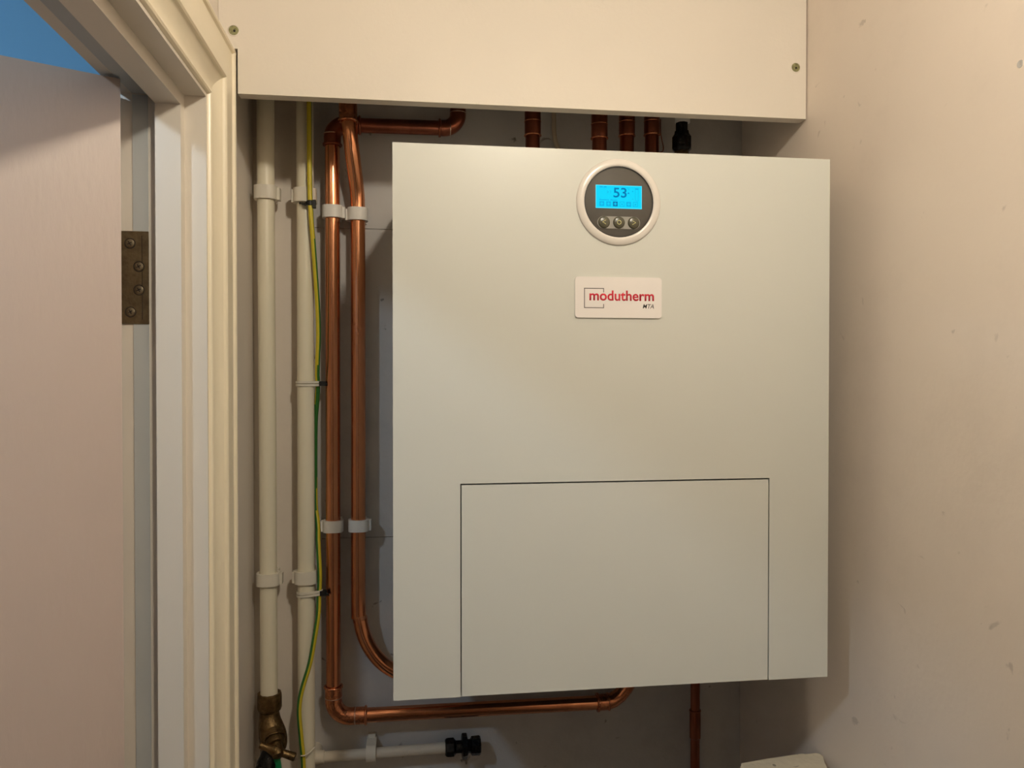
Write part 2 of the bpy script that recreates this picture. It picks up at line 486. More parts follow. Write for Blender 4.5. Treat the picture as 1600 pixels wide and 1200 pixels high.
# door leaf, swung open into the hall
AL = math.radians(62.5)
dl = Vector((-math.sin(AL), -math.cos(AL), 0))          # along the leaf from the hinge
dn = Vector((math.cos(AL), -math.sin(AL), 0))           # out of the cupboard-side face
Pv = Vector((-0.3263, -0.3080, 0))
def leaf_pt(a, t, z):
    p = Pv + dl * a + dn * t
    return (p.x, p.y, z)
bm = bmesh.new()
rows = [[leaf_pt(0, 0, z), leaf_pt(0.762, 0, z), leaf_pt(0.762, 0.044, z), leaf_pt(0, 0.044, z)] for z in (0.006, 1.976)]
st('door_1', loft(rows, bm), 'door', 'flat pinkish cream painted door standing open into the hall', bevel=0.0012)

# ------------------------------------------------------------------ heating unit
UX0, UX1, UZ0, UZ1 = -0.0183, 0.4970, 1.2972, 1.9164
UY = -0.36
FX0, FX1, FZ1 = 0.0570, 0.4219, 1.5364
hu = tag(empty('heating_unit', (0.24, -0.18, UZ0)), 'large white enamelled wall heating unit with round control dial and badge', 'heating unit')
G = 0.0007
prof = [(UX0, UZ0), (UX0, UZ1), (UX1, UZ1), (UX1, UZ0), (FX1 + G, UZ0), (FX1 + G, FZ1 + 0.0012), (FX0 - G, FZ1 + 0.0012), (FX0 - G, UZ0)]
obj('casing', prism(prof, 'y', UY, -0.004), 'unit', hu, bevel=0.0020, seg=3)
obj('lower_flap', B(FX0 + G, FX1 - G, UY + 0.0004, UY + 0.016, UZ0 + 0.0004, FZ1 - 0.0006), 'unit', hu, bevel=0.0012, seg=3)
obj('inner_tray', B(FX0 + 0.004, FX1 - 0.004, UY + 0.03, -0.006, UZ0 + 0.012, FZ1 - 0.004), 'unit_in', hu)
DC = (0.2380, UY, 1.8577)
obj('bezel', ring(DC, (0, -1, 0), [(-0.0006, 0.0496), (0.0012, 0.0495), (0.0022, 0.0484), (0.0030, 0.0462), (0.0036, 0.0432), (0.0033, 0.0413), (0.0024, 0.0404), (-0.0006, 0.0404)], 72), 'bezel', hu, smooth=60)
df = obj('dial_face', lathe((DC[0], UY - 0.0002, DC[2]), (0, -1, 0), [(0, 0.0404), (0.0010, 0.0404), (0.0014, 0.0398), (0.0014, 0.001)], 64), 'dialface', hu, smooth=40)
obj('shadow_gap', ring((DC[0], UY, DC[2]), (0, -1, 0), [(0.0012, 0.0405), (0.0026, 0.0405), (0.0026, 0.0397), (0.0012, 0.0397)], 64), 'black', df)  # black ring round the edge of the dial face
FY = UY - 0.0016
sc = obj('screen', B(0.2108, 0.2650, FY - 0.0004, FY + 0.0003, 1.8502, 1.8766), 'screen', hu)
sc['label'] = 'lit cyan display'
SY = FY - 0.0004
for a in ((0.2108, 0.2650, 1.8759, 1.8766), (0.2108, 0.2650, 1.8502, 1.8509), (0.2108, 0.2115, 1.8502, 1.8766), (0.2643, 0.2650, 1.8502, 1.8766)):
    obj('screen_border', B(a[0], a[1], SY - 0.0002, SY, a[2], a[3]), 'screen_edge', sc)
text_obj('digits', '53', 0.2315, 0.2470, 1.8627, SY - 0.0001, 'digit', sc, height=0.0112, bold=0.012)
text_obj('unit_mark', '\u00b0C', 0.2478, 0.2506, 1.8716, SY - 0.0001, 'faint', sc, height=0.0026)
obj('arrow_mark', prism([(0.2479, 1.8672), (0.2505, 1.8672), (0.2492, 1.8692)], 'y', SY, SY - 0.0002), 'faint2', sc)
for k in range(6):                                          # row of little icons
    x = 0.2151 + k * 0.0079
    sol = k in (0, 1, 2, 4)
    if sol:
        ic = obj('icon', B(x, x + 0.0056, SY - 0.0002, SY, 1.8526, 1.8580), 'digit' if k == 2 else 'faint', sc)
        obj('icon_mark', B(x + 0.0024, x + 0.0032, SY - 0.0004, SY - 0.0002, 1.8537, 1.8570), 'screen', sc)
        obj('icon_mark', B(x + 0.0011, x + 0.0045, SY - 0.0004, SY - 0.0002, 1.8549, 1.8557), 'screen', sc)
    else:
        bm = bmesh.new()
        for a in ((x, x + 0.0056, 1.8526, 1.8531), (x, x + 0.0056, 1.8575, 1.8580), (x, x + 0.0005, 1.8526, 1.8580), (x + 0.0051, x + 0.0056, 1.8526, 1.8580), (x + 0.002, x + 0.0036, 1.8545, 1.8559)):
            box(bm, a[0], a[1], SY - 0.0002, SY, a[2], a[3])
        obj('icon', bm, 'faint', sc)
bm = bmesh.new()                                            # level gauge
for a in ((0.2573, 0.2576, 1.8594, 1.8722), (0.2606, 0.2609, 1.8594, 1.8722), (0.2573, 0.2609, 1.8592, 1.8595), (0.2571, 0.2611, 1.8722, 1.8738), (0.2535, 0.2549, 1.8699, 1.8704), (0.25395, 0.25445, 1.8694, 1.8709), (0.2535, 0.2549, 1.8611, 1.8616)):
    box(bm, a[0], a[1], SY - 0.0002, SY, a[2], a[3])
obj('level_gauge', bm, 'faint', sc)
bm = bmesh.new()                                            # tiny unreadable marks
for a in ((0.2155, 0.2189, 1.8737, 1.8751), (0.2200, 0.2234, 1.8737, 1.8751), (0.2243, 0.2247, 1.8671, 1.8704), (0.2280, 0.2284, 1.8671, 1.8704), (0.2254, 0.2259, 1.8680, 1.8694)):
    box(bm, a[0], a[1], SY - 0.0002, SY, a[2], a[3])
for k in range(13):
    if k == 7: continue
    h_ = 0.0017 if k in (0, 8) else 0.0012
    box(bm, 0.2152 + k * 0.00162, 0.2152 + k * 0.00162 + 0.0012, SY - 0.0002, SY, 1.8590, 1.8590 + h_)
obj('small_text', bm, 'faint', sc)
bt = obj('button_tray', prism(rrect(0.2128, 0.2630, 1.8270, 1.8410, 0.0069, 8), 'y', FY + 0.0003, FY - 0.0007), 'tray', hu, bevel=0.0004)
for k, bx_ in enumerate((0.2205, 0.2379, 0.2553)):
    bt_ = obj('button', lathe((bx_, FY - 0.0006, 1.8341), (0, -1, 0), [(0, 0.0069), (0.0009, 0.0067), (0.0016, 0.0055), (0.0018, 0.001)], 32), 'button', hu, smooth=50)
    y0 = FY - 0.0024
    if k == 1:
        obj('glyph', ring((bx_, y0 + 0.0001, 1.8341), (0, -1, 0), [(0, 0.0026), (0.0002, 0.0026), (0.0002, 0.0018), (0, 0.0018)], 24), 'glyph', bt_)
    else:
        s_ = -1 if k == 0 else 1
        pts = [(bx_ - s_ * 0.0019, 1.8368), (bx_ + s_ * 0.0022, 1.8344), (bx_ + s_ * 0.0022, 1.8338), (bx_ - s_ * 0.0019, 1.8314), (bx_ - s_ * 0.0019, 1.8322), (bx_ + s_ * 0.0012, 1.8341), (bx_ - s_ * 0.0019, 1.8360)]
        obj('glyph', prism(pts, 'y', y0, y0 + 0.0002), 'glyph', bt_)
# badge
bp_ = obj('badge', prism(rrect(0.1869, 0.2890, 1.7250, 1.7717, 0.0038, 6), 'y', UY + 0.0002, UY - 0.0020), 'badge', hu, bevel=0.0012, seg=3)
BY = UY - 0.0020
text_obj('red_lettering', 'modutherm', 0.2036, 0.2798, 1.7451, BY, 'red', bp_, bold=0.020)
text_obj('black_lettering', 'MTA', 0.2664, 0.2796, 1.7362, BY, 'ink', bp_, height=0.0050, shear=0.25, bold=0.004)
bm = bmesh.new()
q = 0.0008
for a in ((0.1974, 0.2206, 1.7589 - q, 1.7589), (0.1974, 0.1974 + q, 1.7360, 1.7589), (0.1974, 0.2206, 1.7360, 1.7360 + q), (0.2206 - q, 0.2206, 1.7540, 1.7589), (0.2206 - q, 0.2206, 1.7360, 1.7408)):
    box(bm, a[0], a[1], BY - 0.00015, BY + 0.0001, a[2], a[3])
obj('square_outline', bm, 'ink', bp_)
keep(hu)

# ------------------------------------------------------------------ cover board above the unit
cb = tag(empty('cover_board', (0.15, -0.202, 2.0145)), 'cream painted board boxing in the pipe tops above the heating unit', 'board')
prof = [(-0.2138, 2.0140), (0.5468, 2.0152), (0.5468, CEIL - 0.002), (XL + 0.0006, CEIL - 0.002), (XL + 0.0006, 2.0700), (-0.2138, 2.0700)]
obj('panel', prism(prof, 'y', -0.2112, -0.1932), 'board', cb, bevel=0.0007)
for x, z in ((-0.2184, 2.0926), (0.5312, 2.0856)):
    s_ = obj('screw', lathe((x, -0.2110, z), (0, -1, 0), [(0, 0.0064), (0.0006, 0.0062), (0.0007, 0.0056), (0.0003, 0.0020), (0.0004, 0.0017)], 20), 'screw_green', cb, smooth=50)
    obj('drill_rim', ring((x, -0.2112, z), (0, -1, 0), [(0, 0.0078), (0.0009, 0.0070), (0.0010, 0.0062), (0, 0.0060)], 24), 'board', cb, smooth=60)
    obj('screw_recess', lathe((x + 0.0007, -0.2112, z - 0.0004), (0, -1, 0), [(0, 0.0015), (0.0008, 0.0014)], 10), 'groove', s_)
keep(cb)

# ------------------------------------------------------------------ pipes
def ptube(name, path, r, mat, parent, n=24):
    return obj(name, tube(path, r, n), mat, parent, smooth=50)

# cream pipe ending in the brass drain valve
AX, AYp = -0.2103, -0.036
pa = tag(empty('cream_pipe', (AX, AYp, 1.17)), 'cream painted vertical pipe next to the door frame, ending in a brass valve', 'pipe')
ptube('tube', [(AX - 0.0015, AYp, 2.415), (AX - 0.0010, AYp, 1.9), (AX, AYp, 1.6), (AX + 0.0008, AYp, 1.17)], 0.0126, 'cream_pipe', pa)
keep(pa)
pb = tag(empty('cream_pipe', (-0.1550, -0.036, 0.01)), 'cream painted vertical pipe with the yellow and green wire tied to it', 'pipe')
ptube('tube', [(-0.1540, -0.036, 2.415), (-0.1545, -0.036, 1.6), (-0.1560, -0.036, 0.005)], 0.0126, 'cream_pipe', pb)
keep(pb)

# copper run: top elbow, long drop, bottom elbow, return under the unit
CX, CY = -0.1147, -0.033
pc = tag(empty('copper_pipe', (CX, CY, 1.14)), 'copper pipe dropping beside the unit and turning right under it with elbows', 'pipe')
ptube('vertical_tube', [(CX, CY, 2.012), (CX - 0.0002, CY, 1.6), (CX - 0.0006, CY, 1.184)], 0.011, 'copper', pc)
ptube('horizontal_tube', [(-0.069, CY, 1.1395), (0.30, CY, 1.1385)], 0.011, 'copper', pc)
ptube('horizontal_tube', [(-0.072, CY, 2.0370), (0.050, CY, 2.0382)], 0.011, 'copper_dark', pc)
def elbow(p_in, corner, p_out, parent, mat='copper_fit', R=0.026, r=0.0128):
    p_in, c, p_out = Vector(p_in), Vector(corner), Vector(p_out)
    d1 = (p_in - c).normalized()
    d2 = (p_out - c).normalized()
    ctr = c + d1 * R + d2 * R
    path = [p_in] + arc(ctr, c + d1 * R, c + d2 * R, 10) + [p_out]
    e = ptube('elbow', path, r, mat, parent)
    for p, d in ((p_in, d1), (p_out, d2)):
        obj('rim', bead(p, d, r, 0.0021), mat, e, smooth=60)
        obj('solder_line', bead(p - d * 0.016, d, r - 0.0004, 0.0009), 'solder', e, smooth=60)
    return e
elbow((CX - 0.0006, CY, 1.186), (CX - 0.0006, CY, 1.1395), (-0.0670, CY, 1.1395), pc)
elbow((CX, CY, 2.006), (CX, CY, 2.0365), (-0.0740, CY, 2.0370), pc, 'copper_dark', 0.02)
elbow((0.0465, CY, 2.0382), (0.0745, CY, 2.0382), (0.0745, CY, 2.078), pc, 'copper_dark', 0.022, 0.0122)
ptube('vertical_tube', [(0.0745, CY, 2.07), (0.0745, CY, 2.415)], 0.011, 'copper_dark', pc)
f_ = ptube('coupling', [(0.2960, CY, 1.1386), (0.3110, CY, 1.1388), (0.3220, CY, 1.1415), (0.3330, CY, 1.1490), (0.3420, CY, 1.1600), (0.3520, CY, 1.1760)], [0.0128, 0.0128, 0.0118, 0.0116, 0.0116, 0.0116], 'copper_fit', pc)
obj('rim', bead((0.2960, CY, 1.1386), (1, 0, 0), 0.0128, 0.0021), 'copper_fit', f_, smooth=60)
obj('rim', bead((0.3130, CY, 1.1389), (1, 0, 0.05), 0.0124, 0.0018), 'copper_fit', f_, smooth=60)
ptube('riser', [(0.3480, CY, 1.1700), (0.3600, CY, 1.1950), (0.3620, CY, 1.23), (0.3620, CY, 1.296)], 0.011, 'copper_dark', pc)
keep(pc)

DX = -0.0772
pd = tag(empty('copper_pipe', (DX, -0.033, 1.20)), 'copper pipe nearest the unit, kinked at the top and curving under it', 'pipe')
path = spline([(-0.0888, -0.064, 2.055), (-0.0880, -0.064, 2.035), (-0.0848, -0.058, 2.000), (-0.0805, -0.044, 1.960), (-0.0778, -0.0345, 1.930), (DX, -0.033, 1.895)], 6)
path += spline([(DX, -0.033, 1.88), (DX, -0.033, 1.6), (DX - 0.0006, -0.033, 1.318), (-0.0755, -0.034, 1.290), (-0.0690, -0.035, 1.262), (-0.0560, -0.037, 1.237), (-0.0380, -0.038, 1.217), (-0.0150, -0.039, 1.204), (0.015, -0.039, 1.198), (0.05, -0.039, 1.200), (0.076, -0.039, 1.214), (0.085, -0.039, 1.24), (0.086, -0.039, 1.296)], 6)
ptube('tube', path, 0.011, 'copper', pd)
cp_ = ptube('coupling', [(-0.0886, -0.064, 2.033), (-0.0892, -0.064, 2.058), (-0.0885, -0.062, 2.072), (-0.086, -0.058, 2.09)], [0.0132, 0.0134, 0.0130, 0.0128], 'copper_fit', pd)
obj('rim', bead((-0.0886, -0.064, 2.033), (0.02, 0, 1), 0.0130, 0.0021), 'copper_fit', cp_, smooth=60)
ptube('upper_tube', [(-0.086, -0.058, 2.085), (-0.083, -0.052, 2.12), (-0.083, -0.050, 2.415)], 0.011, 'copper_dark', pd)
keep(pd)

# four copper stubs rising from the top of the unit
SG = 'copper stubs between unit and cover board'
names = ['tarnished copper pipe rising from the unit, standing apart from the other three stubs',
         'tarnished copper pipe above the unit, standing straight above the control dial ring',
         'tarnished copper pipe above the unit, middle one of the close group of three',
         'tarnished copper pipe above the unit, beside the black compression fitting']
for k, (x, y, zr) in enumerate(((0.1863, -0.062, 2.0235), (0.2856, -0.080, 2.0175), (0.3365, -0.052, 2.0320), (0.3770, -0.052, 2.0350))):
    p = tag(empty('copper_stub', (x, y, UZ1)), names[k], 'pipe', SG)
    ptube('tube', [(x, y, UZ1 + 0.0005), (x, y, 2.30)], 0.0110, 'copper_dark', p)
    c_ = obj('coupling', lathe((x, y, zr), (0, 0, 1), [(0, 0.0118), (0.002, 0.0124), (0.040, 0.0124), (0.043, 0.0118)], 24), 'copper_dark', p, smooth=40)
    obj('rim', bead((x, y, zr), (0, 0, 1), 0.0121, 0.0014), 'copper_fit', c_, smooth=60)
    obj('rim', bead((x, y, zr + 0.021), (0, 0, 1), 0.0123, 0.0007), 'copper_fit', c_, smooth=60)
    keep(p)
# white pipe with a black compression fitting
x, y = 0.4190, -0.070
p = tag(empty('compression_fitting', (x, y, UZ1)), 'black compression fitting on a white pipe above the unit', 'pipe fitting')
ptube('white_tube', [(x + 0.001, y, 2.05), (x + 0.001, y, 2.30)], 0.0115, 'white', p)
obj('top_nut', lathe((x, y, 2.0365), (0, 0, 1), [(0, 0.0088), (0.001, 0.0096), (0.013, 0.0096), (0.014, 0.008)], 8), 'blackmetal', p, smooth=30)
obj('body', lathe((x, y, 2.006), (0, 0, 1), [(0, 0.0115), (0.004, 0.0155), (0.021, 0.0155), (0.026, 0.0120), (0.031, 0.0110)], 8), 'blackmetal', p, smooth=30)
obj('lower_nut', lathe((x, y, 1.975), (0, 0, 1), [(0, 0.0110), (0.002, 0.0120), (0.029, 0.0120), (0.031, 0.0110)], 6), 'brass', p, smooth=30)
ptube('tail', [(x, y, UZ1 + 0.0005), (x, y, 1.976)], 0.0075, 'copper_dark', p)
keep(p)
tag(obj('thin_cable', tube(spline([(0.2270, -0.008, 2.30), (0.2290, -0.008, 2.10), (0.2300, -0.008, 2.045), (0.2370, -0.008, 2.020), (0.2560, -0.008, 1.996), (0.285, -0.008, 1.95)], 8), 0.0036, 10), 'cable', smooth=50), 'thin pale cable hanging behind the unit between two copper stubs', 'cable')
tag(obj('bent_wire', tube(spline([(0.2290, -0.012, 1.985), (0.2290, -0.014, 2.006), (0.2330, -0.016, 2.010), (0.2400, -0.018, 2.002), (0.2430, -0.016, 1.994), (0.2480, -0.014, 1.988)], 6), 0.0007, 6), 'blackmetal', smooth=50), 'thin dark wire end curling above the unit beside the pale cable', 'wire')
tag(obj('bent_wire', tube(spline([(0.4050, -0.010, 2.075), (0.4048, -0.012, 2.05), (0.4090, -0.012, 2.030), (0.4070, -0.014, 2.022), (0.4010, -0.014, 2.020), (0.4000, -0.012, 2.024)], 6), 0.0008, 6), 'copper_dark', smooth=50), 'thin hooked wire between the last copper stub and the black fitting', 'wire')

# narrow copper pipe below the unit
p = tag(empty('copper_pipe', (0.4587, -0.030, 0.0)), 'narrow copper pipe dropping out of sight below the unit', 'pipe')
ptube('tube', [(0.4587, -0.030, UZ0 - 0.0005), (0.4587, -0.030, 0.005)], 0.0075, 'copper_dark', p, 18)
c_ = obj('coupling', lathe((0.4587, -0.030, 1.070), (0, 0, 1), [(0, 0.0078), (0.001, 0.0088), (0.044, 0.0088), (0.045, 0.0078)], 18), 'copper_dark', p, smooth=40)
obj('rim', bead((0.4587, -0.030, 1.115), (0, 0, 1), 0.0085, 0.0010), 'copper_dark', c_, smooth=60)
keep(p)

# horizontal painted pipe with a black stop end
HY, HZ = -0.030, 1.0790
p = tag(empty('capped_pipe', (-0.04, HY, HZ)), 'old cream painted horizontal pipe with a black stop end below the unit', 'pipe')
ptube('tube', [(-0.1420, HY, HZ - 0.0012), (0.0700, HY, HZ + 0.0014)], 0.0080, 'old_pipe', p)
ptube('painted_elbow', [(-0.1290, HY, HZ - 0.001), (-0.1300, HY, HZ - 0.001), (-0.1390, HY, HZ - 0.001), (-0.1440, HY + 0.003, HZ - 0.001), (-0.1455, HY + 0.008, HZ - 0.001), (-0.1458, HY + 0.030, HZ - 0.001)], [0.0082, 0.0096, 0.0098, 0.0100, 0.0098, 0.0098], 'old_pipe', p)
obj('nut', lathe((0.0540, HY, HZ + 0.0015), (1, 0, 0), [(0, 0.0120), (0.002, 0.0140), (0.005, 0.0146), (0.013, 0.0146), (0.015, 0.0120), (0.017, 0.0098), (0.026, 0.0098)], 8), 'blackmetal', p, smooth=30)
obj('flange', lathe((0.0795, HY, HZ + 0.0015), (1, 0, 0), [(0, 0.0165), (0.001, 0.0190), (0.008, 0.0190), (0.009, 0.0165), (0.010, 0.0100), (0.015, 0.0100)], 8, phase=0.5), 'blackmetal', p, smooth=30)
obj('end_cap', lathe((0.0930, HY, HZ + 0.0015), (1, 0, 0), [(0, 0.0105), (0.002, 0.0140), (0.014, 0.0146), (0.016, 0.0130), (0.0168, 0.0080)], 8, phase=0.5), 'blackmetal', p, smooth=30)
keep(p)

# brass drain valve
vx, vy = AX + 0.0012, -0.040
v = tag(empty('drain_valve', (vx, vy, 1.06)), 'old brass drain valve with crossbar handle and green tab under the cream pipe', 'valve')
obj('nut', ring((vx, AYp, 1.1560), (0, 0, 1), [(0, 0.0129), (0.026, 0.0129), (0.0275, 0.0150), (0.027, 0.0175), (0.022, 0.0182), (0.006, 0.0182), (0.001, 0.0165), (0, 0.0150)], 12), 'brass', v, smooth=35)
ptube('body', spline([(vx, vy, 1.1575), (vx + 0.0005, vy, 1.1500), (vx + 0.002, vy - 0.002, 1.1400), (vx + 0.0055, vy - 0.006, 1.1270), (vx + 0.0080, vy - 0.008, 1.1130), (vx + 0.005, vy - 0.006, 1.0980), (vx + 0.001, vy - 0.004, 1.0850)], 3), [0.0140, 0.0142, 0.0148, 0.0152, 0.0156, 0.0162, 0.0170, 0.0180, 0.0188, 0.0196, 0.0200, 0.0200, 0.0198, 0.0190, 0.0180, 0.0168, 0.0155, 0.0142, 0.0130], 'brass', v)
ga = Vector((0.30, -0.75, -0.58)).normalized()
g0 = Vector((vx + 0.0085, vy - 0.012, 1.1310))
gl = obj('gland', lathe(g0, ga, [(0, 0.0150), (0.008, 0.0150), (0.010, 0.0130), (0.012, 0.0130), (0.014, 0.0135), (0.020, 0.0130), (0.021, 0.0085), (0.030, 0.0075)], 12), 'brass', v, smooth=30)
obj('gland_ring', bead(g0 + ga * 0.010, ga, 0.0140, 0.0014), 'brass', gl, smooth=60)
hc = g0 + ga * 0.031
hd = Vector((0.92, -0.05, -0.36)).normalized()
hb = obj('handle', lathe(hc - hd * 0.027, hd, [(0, 0.0035), (0.001, 0.0050), (0.012, 0.0052), (0.018, 0.0072), (0.022, 0.0090), (0.028, 0.0090), (0.032, 0.0066), (0.036, 0.0056), (0.053, 0.0062), (0.0545, 0.0045)], 20), 'brass', v, smooth=40)
obj('handle_boss', lathe(hc - ga * 0.010, ga, [(0, 0.0085), (0.014, 0.0090), (0.018, 0.0080), (0.019, 0.0040), (0.0195, 0.0030)], 18), 'brass', v, smooth=35)
obj('outlet', lathe((vx + 0.006, vy - 0.020, 1.112), (-0.20, -0.25, -0.95), [(0, 0.0110), (0.012, 0.0125), (0.020, 0.0145), (0.034, 0.0150), (0.040, 0.0130), (0.041, 0.0080)], 14), 'blackmetal', v, smooth=35)
tc_ = hc + Vector((-0.004, 0.006, -0.008))
rows = []
for k, (w_, t_) in enumerate(((0.0060, 0.002), (0.0085, 0.002), (0.0100, 0.002), (0.0108, 0.002), (0.0100, 0.002))):
    z_ = tc_.z - 0.011 * k
    y_ = tc_.y + 0.0012 * k
    x_ = tc_.x - 0.0006 * k
    rows.append([(x_ - w_, y_ - t_, z_), (x_ - w_ * 0.5, y_ - t_ - 0.002, z_), (x_ + w_ * 0.5, y_ - t_ - 0.002, z_), (x_ + w_, y_ - t_, z_), (x_ + w_, y_, z_), (x_ + w_ * 0.5, y_ - 0.001, z_), (x_ - w_ * 0.5, y_ - 0.001, z_), (x_ - w_, y_, z_)])
obj('green_tab', loft(rows), 'tag', v, smooth=40)
keep(v)

# ------------------------------------------------------------------ pipe clips
def pipe_clip(px, py, r, z0, z1, mat, label, latch=1, group='plastic pipe clips', wl=0.0):
    c = tag(empty('pipe_clip', (px, 0.0, z0)), label, 'pipe clip', group)
    ri, ro = r + 0.0005, r + 0.0042
    # band hugging the pipe, open at the back
    rows = []
    n = 26
    a0, a1 = math.radians(-50), math.radians(230)
    pts_o, pts_i = [], []
    for k in range(n + 1):
        a = a0 + (a1 - a0) * k / n
        sq = 1.0 + 0.10 * abs(math.sin(2 * a)) ** 2
        pts_o.append((px + ro * sq * math.cos(a), py - ro * sq * math.sin(a) * 0.98))
        pts_i.append((px + ri * math.cos(a), py - ri * math.sin(a)))
    bm = bmesh.new()
    R_ = []
    for k in range(n + 1):
        R_.append([bm.verts.new((*pts_o[k], z0)), bm.verts.new((*pts_o[k], z1)), bm.verts.new((*pts_i[k], z1)), bm.verts.new((*pts_i[k], z0))])
    for k in range(n):
        for j in range(4):
            bm.faces.new((R_[k][j], R_[k][(j + 1) % 4], R_[k + 1][(j + 1) % 4], R_[k + 1][j]))
    bm.faces.new(R_[0])
    bm.faces.new(R_[-1][::-1])
    obj('band', bm, mat, c, smooth=35)
    yb = py + ri + 0.0006
    obj('base', B(px - 0.011, px + 0.011, yb, -0.0003, z0 + 0.001, z1 - 0.001), mat, c, bevel=0.0008)
    # latch lug at one side
    lx = px + latch * (ro + 0.0012)
    obj('latch', B(lx - 0.0016, lx + 0.0024, py - 0.004, py + 0.010, z0 + 0.0005, z1 - 0.0015), mat, c, bevel=0.0006)
    keep(c)
    return c

pipe_clip(AX - 0.0009, AYp, 0.0126, 1.9195, 1.9395, 'clip_cream', 'upper painted clip on the cream pipe beside the door frame', 1, 'painted pipe clips')
pipe_clip(AX + 0.0004, AYp, 0.0126, 1.3460, 1.3640, 'clip_cream', 'lower painted clip on the cream pipe beside the door frame', 1, 'painted pipe clips')
pipe_clip(-0.1543, -0.036, 0.0126, 1.9165, 1.9375, 'clip_cream', 'upper painted clip on the cream pipe carrying the wire', -1, 'painted pipe clips')
pipe_clip(-0.1550, -0.036, 0.0126, 1.3470, 1.3655, 'clip_cream', 'lower painted clip on the cream pipe carrying the wire', -1, 'painted pipe clips')
pipe_clip(CX, CY, 0.011, 1.8955, 1.9140, 'clip', 'upper white clip on the copper pipe next to the wire', 1, 'white pipe clips')
pipe_clip(DX, CY, 0.011, 1.8925, 1.9115, 'clip', 'upper white clip on the copper pipe next to the unit', -1, 'white pipe clips')
pipe_clip(CX - 0.0003, CY, 0.011, 1.4225, 1.4400, 'clip', 'lower white clip on the copper pipe next to the wire', -1, 'white pipe clips')
pipe_clip(DX, CY, 0.011, 1.4225, 1.4400, 'clip', 'lower white clip on the copper pipe next to the unit', 1, 'white pipe clips')
# strap over the horizontal pipe
c = tag(empty('pipe_clip', (-0.0592, 0, HZ)), 'small painted strap clip on the horizontal capped pipe', 'pipe clip')
pts = []
for k in range(15):
    a = math.radians(-90 + 180 * k / 14)
    pts.append((HY - 0.0115 * math.cos(a), HZ + 0.0125 * math.sin(a)))
inn = [(HY - 0.0086 * math.cos(math.radians(-90 + 180 * k / 14)), HZ + 0.0086 * math.sin(math.radians(-90 + 180 * k / 14))) for k in range(15)]
poly = [(-0.0003, HZ - 0.0125)] + pts + [(-0.0003, HZ + 0.0125), (-0.0003, HZ + 0.0086)] + inn[::-1] + [(-0.0003, HZ - 0.0086)]
obj('strap', prism(poly, 'x', -0.0668, -0.0520), 'clip_cream', c, smooth=35)
obj('ear', B(-0.0650, -0.0540, -0.006, -0.0003, HZ + 0.0125, HZ + 0.0185), 'clip_cream', c, bevel=0.0012)
keep(c)

# ------------------------------------------------------------------ earth wire and its ties
wp = spline([(-0.1475, -0.056, 2.40), (-0.1468, -0.056, 2.20), (-0.1458, -0.056, 2.068), (-0.1455, -0.057, 1.990), (-0.1448, -0.0575, 1.928), (-0.1432, -0.0570, 1.890), (-0.1404, -0.0555, 1.853), (-0.1372, -0.0520, 1.800), (-0.1352, -0.0490, 1.760), (-0.1345, -0.0465, 1.720), (-0.1360, -0.0455, 1.680), (-0.1376, -0.0375, 1.655),
             (-0.1402, -0.0275, 1.615), (-0.1425, -0.0220, 1.570), (-0.1427, -0.0220, 1.473), (-0.1383, -0.0330, 1.425), (-0.1352, -0.0430, 1.385), (-0.1340, -0.0440, 1.357), (-0.1352, -0.0440, 1.328), (-0.1362, -0.0470, 1.300), (-0.1405, -0.0510, 1.270), (-0.1472, -0.0530, 1.232), (-0.1568, -0.0550, 1.200), (-0.1618, -0.0555, 1.178), (-0.1630, -0.0555, 1.155), (-0.1600, -0.0555, 1.117), (-0.1570, -0.0550, 1.068), (-0.1560, -0.0550, 0.90), (-0.1560, -0.0550, 0.60)], 6)
for p_ in wp:                                               # keep the wire just clear of the pipe
    cx_ = -0.1545 - max(0.0, 1.6 - p_.z) * 0.00094 + max(0.0, p_.z - 1.6) * 0.0006
    d_ = Vector((p_.x - cx_, p_.y + 0.036))
    if d_.length < 0.0174:
        d_ = d_.normalized() * 0.0174
        p_.x, p_.y = cx_ + d_.x, -0.036 + d_.y
bm = tube(wp, 0.0036, 12)
bm.faces.ensure_lookup_table()
nr = len(wp) - 1
for i in range(nr):
    z = wp[i].z
    tw = 0 if z > 1.62 else 2
    for k in range(12):
        f = bm.faces[i * 12 + k]
        c_ = f.calc_center_median() - (wp[i] + wp[i + 1]) / 2
        ang = math.degrees(math.atan2(c_.y, c_.x)) % 360          # 270 faces the viewer
        ctr = 240 if z > 1.70 else (335 if z < 1.44 else 240 - (1.70 - z) / 0.26 * 265)
        d_ = abs((ang - ctr + 180) % 360 - 180)
        f.material_index = 0 if d_ < (75 if z > 1.70 else 68) else 1
ew = obj('earth_wire', bm, ['yellow', 'green'], smooth=60)
tag(ew, 'yellow and green striped earth wire running down beside the cream pipe', 'wire')

